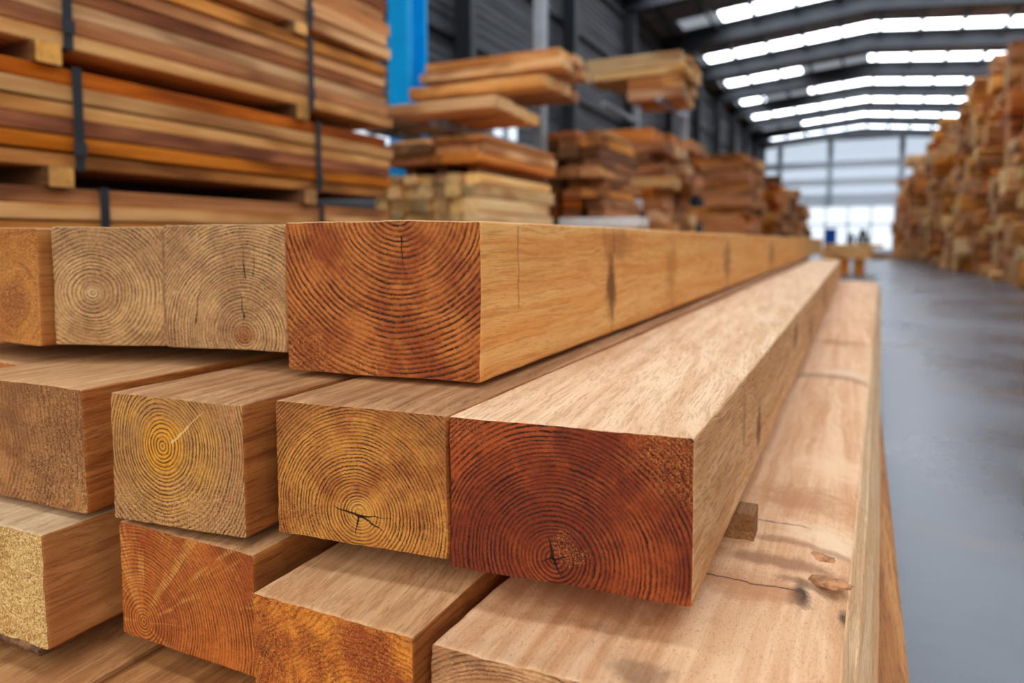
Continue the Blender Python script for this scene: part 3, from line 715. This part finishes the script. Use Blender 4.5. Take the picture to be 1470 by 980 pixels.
for bi, (bn, zb, tones, th) in reversed(list(enumerate(bundles))):
    z = EYE + zb
    for li, t in enumerate(tones):
        dx = rnd.uniform(-0.012, 0.012); e = rnd.uniform(-0.06, 0.02); w = 1.0
        lab = f"{TONE[t]} plank, {ORD[li + 1]} up in the {bn} bundle of the strapped stack"
        board('lumber_plank', lab, 'plank', 'planks in the strapped stack', (AX - w / 2 + dx, (AY0 + AY1) / 2 + e, z + li * th), w, AY1 - AY0, th - 0.003 - (0.004 if li % 3 == 0 else 0), t, rough=0.003, bev=0.004)
    ztop = z + len(tones) * th - 0.003
    # bearers under the bundle, their ends showing
    for si, spx in enumerate(strap_px[bn]):
        y = on_y(spx, 300, 1.0); yb = AX / (y.x / 1.0)
        if bn == 'topmost' and si == 0: yb = 1.0
        z0 = ztop_prev; z1 = z
        o = link('stack_bearer', board_mesh(0.09, 1.0, z1 - z0, 0.002, 0.004, 1.0), [WOOD['dark'], END['gold']])  # long sides coloured dark to stand for the shade inside the gap
        o.location = (AX + 0.03 - 0.5, yb - 0.06, z0); o.rotation_euler = (0, 0, math.pi / 2)
        tag(o, f"{'left' if si == 0 else 'right'} small tan bearer under the {bn} bundle of the strapped stack", 'bearer', 'bearers in the strapped stack')
        # strap round the bundle
        sy = yb + 0.0
        bm = bmesh.new()
        x0, x1, za, zc, tk, wd = AX - 1.04, AX + 0.018, z - 0.004, ztop + 0.004, 0.004, 0.034
        for b in ((x1, x1 + tk, sy, sy + wd, za - tk, zc + tk), (x0 - tk, x0, sy, sy + wd, za - tk, zc + tk), (x0, x1, sy, sy + wd, zc, zc + tk), (x0, x1, sy, sy + wd, za - tk, za)): box_bm(bm, *b)
        me = bpy.data.meshes.new('strap'); bm.to_mesh(me); bm.free()
        o = link('packing_strap', me, [M_strap])
        tag(o, f"{'left' if si == 0 else 'right'} black strap round the {bn} bundle of the strapped stack", 'strap', 'straps on the strapped stack')
        boxes('buckle', [(x1 + tk, x1 + tk + 0.006, sy - 0.006, sy + wd + 0.006, za + 0.05, za + 0.10)], M_steel, o, 0.001)
    ztop_prev = ztop

# --- blue column behind the strapped stack ----------------------------
M_blue = plain('blue_paint', (0, 168, 240), 0.35, 0.0, 0.05, 4)
pc = on_y(588, 300, 6.5)
bc = empty('steel_column', (pc.x, 6.5, 0)); tag(bc, 'bright blue steel column rising behind the strapped stack', 'column')
boxes('flange', [(-0.14, 0.14, -0.17, -0.14, 0.02, 9.0)], M_blue, bc, 0.004)
boxes('flange', [(-0.14, 0.14, 0.14, 0.17, 0.02, 9.0)], M_blue, bc, 0.004)
boxes('web', [(-0.02, 0.02, -0.14, 0.14, 0.02, 9.0)], M_blue, bc)
boxes('base_plate', [(-0.24, 0.24, -0.24, 0.24, 0, 0.02)], M_steel, bc)
boxes('guard_rail', [(0.06, 0.13, -0.20, -0.172, 0.02, 9.0)], M_blue, bc)

# --- generic piles ---------------------------------------------------
def pile(where, x0, x1, y0, y1, z0, z1, th, nper, along, tones, name='lumber_board', cat='board', jit=0.10, yawj=0.012, group=None, rough=0.01, gap=0.03, ths=0.15, waney=0.0):
    ts = []; z = z0
    while z < z1 - th * 0.5:
        t = min(th * rnd.uniform(1 - ths, 1 + ths), max(z1 - z, th * 0.5)); ts.append(t); z += t
    z = z0; N = len(ts)
    for i, t in enumerate(ts):
        lay = 'top layer' if i == N - 1 else f"{ORD[N - i]} layer down"
        if N == 1: lay = 'one layer'
        for k in range(nper):
            tone = rnd.choice(tones)
            if along == 'x':
                wy = (y1 - y0) / nper; yc = y0 + wy * (k + 0.5); L = (x1 - x0) * rnd.uniform(0.9, 1.04); xr = x1 + rnd.uniform(-jit, jit)
                loc = (xr - L / 2, yc, z); w = wy - gap; pos = ('front one', 'second from front', 'third from front', 'fourth from front')[k]
            else:
                wx = (x1 - x0) / nper; xc = x0 + wx * (k + 0.5); L = (y1 - y0) * rnd.uniform(0.9, 1.04); yf = y0 + rnd.uniform(-jit, jit)
                loc = (xc, yf + L / 2, z); w = wx - gap; pos = f"{ORD[k + 1]} from left"
            board(name, f"{TONE[tone]} {cat}, {pos}, {lay} of {where}", cat, group or f"boards in {where}", loc, w, L, t - 0.004, tone, along,
                  rnd.uniform(-yawj, yawj), rough, 0.01, waney)
        z += t
    return z
def base_timbers(where, x0, x1, y0, y1, z1, n=2, rows=2):
    th = z1 / rows
    for r in range(rows):
        for k in range(n):
            w = (x1 - x0) / n
            board('base_timber', f"thick timber at the foot of {where}", 'timber', f"foot timbers of {where}", (x0 + w * (k + 0.5), (y0 + y1) / 2, r * th), w - 0.04, (y1 - y0), th - 0.002, 'brown', 'y', 0, 0.004, 0.015)

# B: the rack bay behind the strapped stack
BX = -2.60
def yx(px): r = ray(px, 300); return BX * r.y / r.x          # where a pixel column meets the plane X = BX
def zat(px, py, y): return on_y(px, py, y).z
y5 = yx(687); z5 = zat(687, 246, y5)
base_timbers('the pale battens pile', BX - 1.0, BX, y5, y5 + 1.55, EYE - 0.1, 2, 2)
ze = pile('the pale battens pile', BX - 1.0, BX, y5, y5 + 1.55, EYE - 0.1, z5, 0.105, 7, 'y', ['pale', 'pale', 'tan', 'pale'], 'batten', 'batten', 0.05, 0.008, gap=0.02)
z4a = ze
for k, (dx, t) in enumerate(((0.10, 'dark'), (0.36, 'brown'), (0.60, 'dark'))):
    board('batten', f"dark spacer batten on the pale battens pile, {ORD[k + 1]} from the left", 'batten', 'spacer battens on the pale battens pile', (BX - 0.85 + dx * 1.2, y5 + 0.85, z4a), 0.09, 1.4, 0.075, 'dark', 'y', 0, 0.003)
z4 = z4a + 0.077
z4t = zat(678, 190, y5)
pile('the brown boards above the pale battens', BX - 0.9, BX + 0.02, y5 + 0.02, y5 + 1.6, z4, z4t, 0.085, 2, 'y', ['brown', 'tan', 'orange'], jit=0.1, gap=0.02)
# rack uprights with arms
M_arm = M_greysteel
def rack(label, posts, y, z_tops, arms, ff=-0.15):
    r = empty('storage_rack', (posts[0], y, 0)); tag(r, label, 'rack')
    for x, z_top in zip(posts, z_tops):
        boxes('upright', [(x - posts[0] - 0.055, x - posts[0] + 0.055, -0.08, 0.08, 0.0, z_top)], M_greysteel, r, 0.006)
        boxes('foot', [(x - posts[0] - 0.08, x - posts[0] + 0.08, ff, 0.38, 0.0, 0.02)], M_greysteel, r)
        for (z, ya) in arms:
            boxes('arm', [(x - posts[0] - 0.04, x - posts[0] + 0.04, ya - y, -0.08, z - 0.075, z - 0.004)], M_greysteel, r, 0.004)
    return r
y1 = yx(803); y2 = yx(780); y3 = yx(705)
z3t = zat(705, 133, y3); z3b = zat(705, 153, y3); z2t = zat(779, 104, y2); z2b = zat(779, 122, y2); z1t = zat(803, 66, y1); z1b = zat(803, 95, y1)
rk = rack('grey steel rack holding wide boards behind the strapped stack', (-3.28, -3.98), 7.5, (4.6, 2.9), [(z3b, 5.2), (z2b, 6.2), (z1b, 6.6)])
g = 'wide boards on the grey rack'
pile('the lowest shelf of the grey rack', -4.15, BX, y3, y3 + 1.05, z3b, z3t, (z3t - z3b), 3, 'x', ['tan', 'gold'], 'rack_board', 'board', 0.04, 0.004, gap=0.03)
pile('the middle shelf of the grey rack', -4.2, BX, y2, y2 + 0.95, z2b, z2t, (z2t - z2b), 3, 'x', ['orange', 'tan'], 'rack_board', 'board', 0.03, 0.004, gap=0.03)
pile('the top shelf of the grey rack', -4.2, BX, y1, y1 + 0.85, z1b, z1t, (z1t - z1b) / 2, 3, 'x', ['orange', 'tan'], 'rack_board', 'board', 0.04, 0.004, gap=0.03)
# C: brown piles and the second rack
base_timbers('the brown plank pile', -3.5, BX - 0.02, 7.95, 9.45, EYE - 0.05, 2, 2)
pile('the brown plank pile', -3.5, BX - 0.02, 7.95, 9.45, EYE - 0.05, EYE + 1.3, 0.115, 3, 'y', ['brown', 'dark', 'brown', 'red'], jit=0.22, yawj=0.03, gap=0.06)
base_timbers('the mixed plank pile', -3.7, BX, 10.3, 13.3, EYE - 0.05, 2, 2)
pile('the mixed plank pile', -3.7, BX, 10.3, 13.3, EYE - 0.05, EYE + 1.75, 0.17, 4, 'x', ['brown', 'orange', 'tan', 'brown', 'orange'], jit=0.18, yawj=0.03, gap=0.10, waney=0.03)
yc = 11.75
zc1, zc2, zc3 = zat(951, 140, yc), zat(951, 106, yc), zat(976, 71, yc)
rack('grey steel rack above the mixed plank pile', (-3.9, -2.95), 13.65, (4.6, 4.4), [(zc1, 11.6)])
pile('the second rack, lower layer', -3.55, -2.62, yc, yc + 1.3, zc1, zc2, (zc2 - zc1) / 2, 3, 'x', ['tan', 'gold'], 'rack_board', 'board', 0.05, 0.005, gap=0.03)
pile('the second rack, upper layer', -4.25, -2.55, yc, yc + 1.3, zc2, zc3, (zc3 - zc2) / 2.5, 3, 'x', ['pale', 'pale', 'tan'], 'rack_board', 'board', 0.08, 0.005, gap=0.03)
# white wrapped parcels in front of the mixed pile
M_wrap = plain('white_wrap', (226, 226, 224), 0.4, 0.0, 0.05, 8)
pw = on_y(905, 291, 9.95)
o = boxes('wrapped_parcel', [(-0.16, 0.16, -0.1, 0.1, 0, 0.17)], M_wrap, None, 0.03, (pw.x, 9.95, EYE + 0.42)); tag(o, 'small white wrapped parcel between the plank piles', 'parcel')
boxes('tape', [(-0.165, 0.165, -0.02, 0.02, 0.165, 0.172)], M_girt, o)
sp = boxes('parcel_stand', [(-0.22, 0.22, -0.14, 0.14, EYE + 0.395, EYE + 0.42), (-0.2, -0.16, -0.1, 0.1, 0, EYE + 0.395), (0.16, 0.2, -0.1, 0.1, 0, EYE + 0.395)], WOOD['dark'], None, 0.0, (pw.x, 9.95, 0)); tag(sp, 'dark wooden stand under the small white parcel', 'stand')
pw = on_y(885, 318, 6.9)
o = boxes('wrapped_board_pack', [(-0.42, 0.45, -0.2, 0.2, 0, 0.10)], M_wrap, None, 0.012, (pw.x - 0.22, 7.1, EYE + 0.135)); tag(o, 'long white wrapped pack just above the golden timber', 'pack')
sp = boxes('trestle', [(-0.42, 0.42, -0.22, 0.22, EYE + 0.09, EYE + 0.135), (-0.38, -0.32, -0.2, 0.2, 0, EYE + 0.09), (0.32, 0.38, -0.2, 0.2, 0, EYE + 0.09)], WOOD['tan'], None, 0.0, (pw.x - 0.22, 7.1, 0)); tag(sp, 'tan trestle under the long white pack', 'trestle')
# D and E: piles running to the far end
base_timbers('the orange pile', -3.95, BX, 16.5, 24.0, EYE - 0.05, 2, 2)
zd = zat(1074, 219, 20.3)
pile('the orange pile', -3.95, BX - 0.03, 20.0, 24.2, EYE - 0.05, zd, 0.24, 4, 'x', ['orange', 'orange', 'brown', 'gold'], jit=0.15, yawj=0.02, gap=0.10, waney=0.04)
for nm, ya, yb, zt in (('the first far pile', 27.0, 32.5, 2.35), ('the second far pile', 34.5, 41.0, 2.5), ('the last far pile', 44.0, 54.0, 2.1)):
    base_timbers(nm, -4.0, BX, ya, yb, EYE - 0.05, 2, 2)
    pile(nm, -4.0, BX, ya, yb, EYE - 0.05, EYE + zt, 0.36, 4, 'x', ['orange', 'brown', 'tan', 'dark'], jit=0.3, yawj=0.02, gap=0.25, waney=0.12, rough=0.05)

# --- right-hand piles -----------------------------------------------
def block_pile(where, xf, y0, y1, ztop, n, thr, tones):
    cuts = [0.0]
    for k in range(n): cuts.append(cuts[-1] + rnd.uniform(0.7, 1.3))
    cuts = [y0 + (y1 - y0) * c / cuts[-1] for c in cuts]
    for k in range(n):
        wy = cuts[k + 1] - cuts[k]; yc = (cuts[k] + cuts[k + 1]) / 2; top = ztop * rnd.uniform(0.84, 1.04)
        ts = []; z = 0.0
        while z < top: ts.append(rnd.choice((rnd.uniform(*thr), rnd.uniform(*thr), thr[0] * rnd.uniform(0.5, 0.8)))); z += ts[-1]
        z = 0.0; N = len(ts); lean = rnd.uniform(-0.12, 0.12)
        for i, t in enumerate(ts):
            w = wy * rnd.uniform(0.68, 0.82); L = rnd.uniform(1.7, 2.3)
            xo = rnd.uniform(-0.28, 0.30) + lean + 0.16 * (z / 3 - 0.5)
            tone = rnd.choice(tones); lay = 'topmost' if i == N - 1 else f"{ORD[N - i]} down"
            board('sawn_baulk', f"{TONE[tone]} baulk, {lay} in the {ORD[k + 1]} column of {where}", 'baulk', f"baulks in {where}", (xf + xo + L / 2, yc, z), w, L, t - 0.006, tone, 'x',
                  rnd.uniform(-0.04, 0.04), 0.07, 0.09, rnd.choice((0.0, 0.10, 0.16)))
            z += t
rt = ['orange', 'tan', 'tan', 'orange', 'gold', 'brown', 'pale']
block_pile('the nearest pile across the aisle', 4.0, 20.2, 27.2, 6.9, 6, (0.34, 0.78), rt)
block_pile('the second pile across the aisle', 3.8, 28.0, 35.0, 6.8, 6, (0.36, 0.78), rt)
block_pile('the third pile across the aisle', 3.4, 36.2, 44.0, 6.4, 5, (0.42, 0.8), rt)
block_pile('the last pile across the aisle', 2.9, 45.5, 57.0, 5.6, 5, (0.5, 0.9), rt)

# --- low stack in the aisle beyond the timbers -----------------------
pl = on_z(1182, 394, 0.0); pr = on_z(1240, 394, 0.0)
yl = pl.y; xl, xr = pl.x, pr.x
for k, xx in enumerate((xl + 0.25, (xl + xr) / 2, xr - 0.15)):
    board('low_stack_bearer', f"orange-brown bearer under the low aisle stack, {ORD[k + 1]} from the left", 'bearer', 'bearers of the low aisle stack', (xx, yl + 1.4, 0), 0.33, 2.7, 0.55, 'orange', 'y', 0, 0.01)
pile('the low stack in the aisle', xl, xr + 0.35, yl, yl + 2.8, 0.55, EYE - 0.12, 0.16, 3, 'x', ['tan', 'tan', 'pale'], 'aisle_board', 'board', 0.2, 0.02, gap=0.08)
board('loose_board', 'loose tan board lying on the floor by the foot of the right-hand piles', 'board', None, (1.75, 49.0, 0), 0.5, 1.3, 0.3, 'tan', 'x', 0.2)

# --- things by the far glazed wall ------------------------------------
bp = on_y(1192, 350, 58.0)
M_bin = plain('blue_plastic', (0, 92, 190), 0.4, 0.0, 0.05, 3)
M_bin2 = plain('light_blue_plastic', (120, 176, 214), 0.4, 0.0, 0.05, 3)
o = empty('waste_container', (bp.x, 58.0, 0)); tag(o, 'blue container standing by the glazed far wall', 'container')
boxes('body', [(-0.42, 0.42, -0.4, 0.4, 0.9, 1.95)], M_bin, o, 0.05)
boxes('lid', [(-0.46, 0.46, -0.44, 0.44, 1.95, 2.05)], M_bin, o, 0.03)
boxes('stand', [(-0.42, 0.42, -0.4, 0.4, 0.0, 0.9)], M_bin2, o, 0.03)
for k, px in enumerate((1222, 1238)):
    bp = on_y(px, 350, 59.0); w = 0.22 if k == 0 else 0.42
    o = empty('floor_machine', (bp.x, 59.0, 0)); tag(o, 'dark machine by the far glazed wall, ' + ('narrower left one' if k == 0 else 'wider right one'), 'machine')
    boxes('body', [(-w, w, -0.35, 0.35, 0.0, 1.5)], M_steel, o, 0.04)
    boxes('head', [(-w * 0.6, w * 0.6, -0.25, 0.25, 1.5, 2.0 if k else 1.75)], M_steel, o, 0.05)
    boxes('control_panel', [(-w * 0.5, w * 0.5, -0.37, -0.35, 1.0, 1.35)], M_girt, o, 0.005)
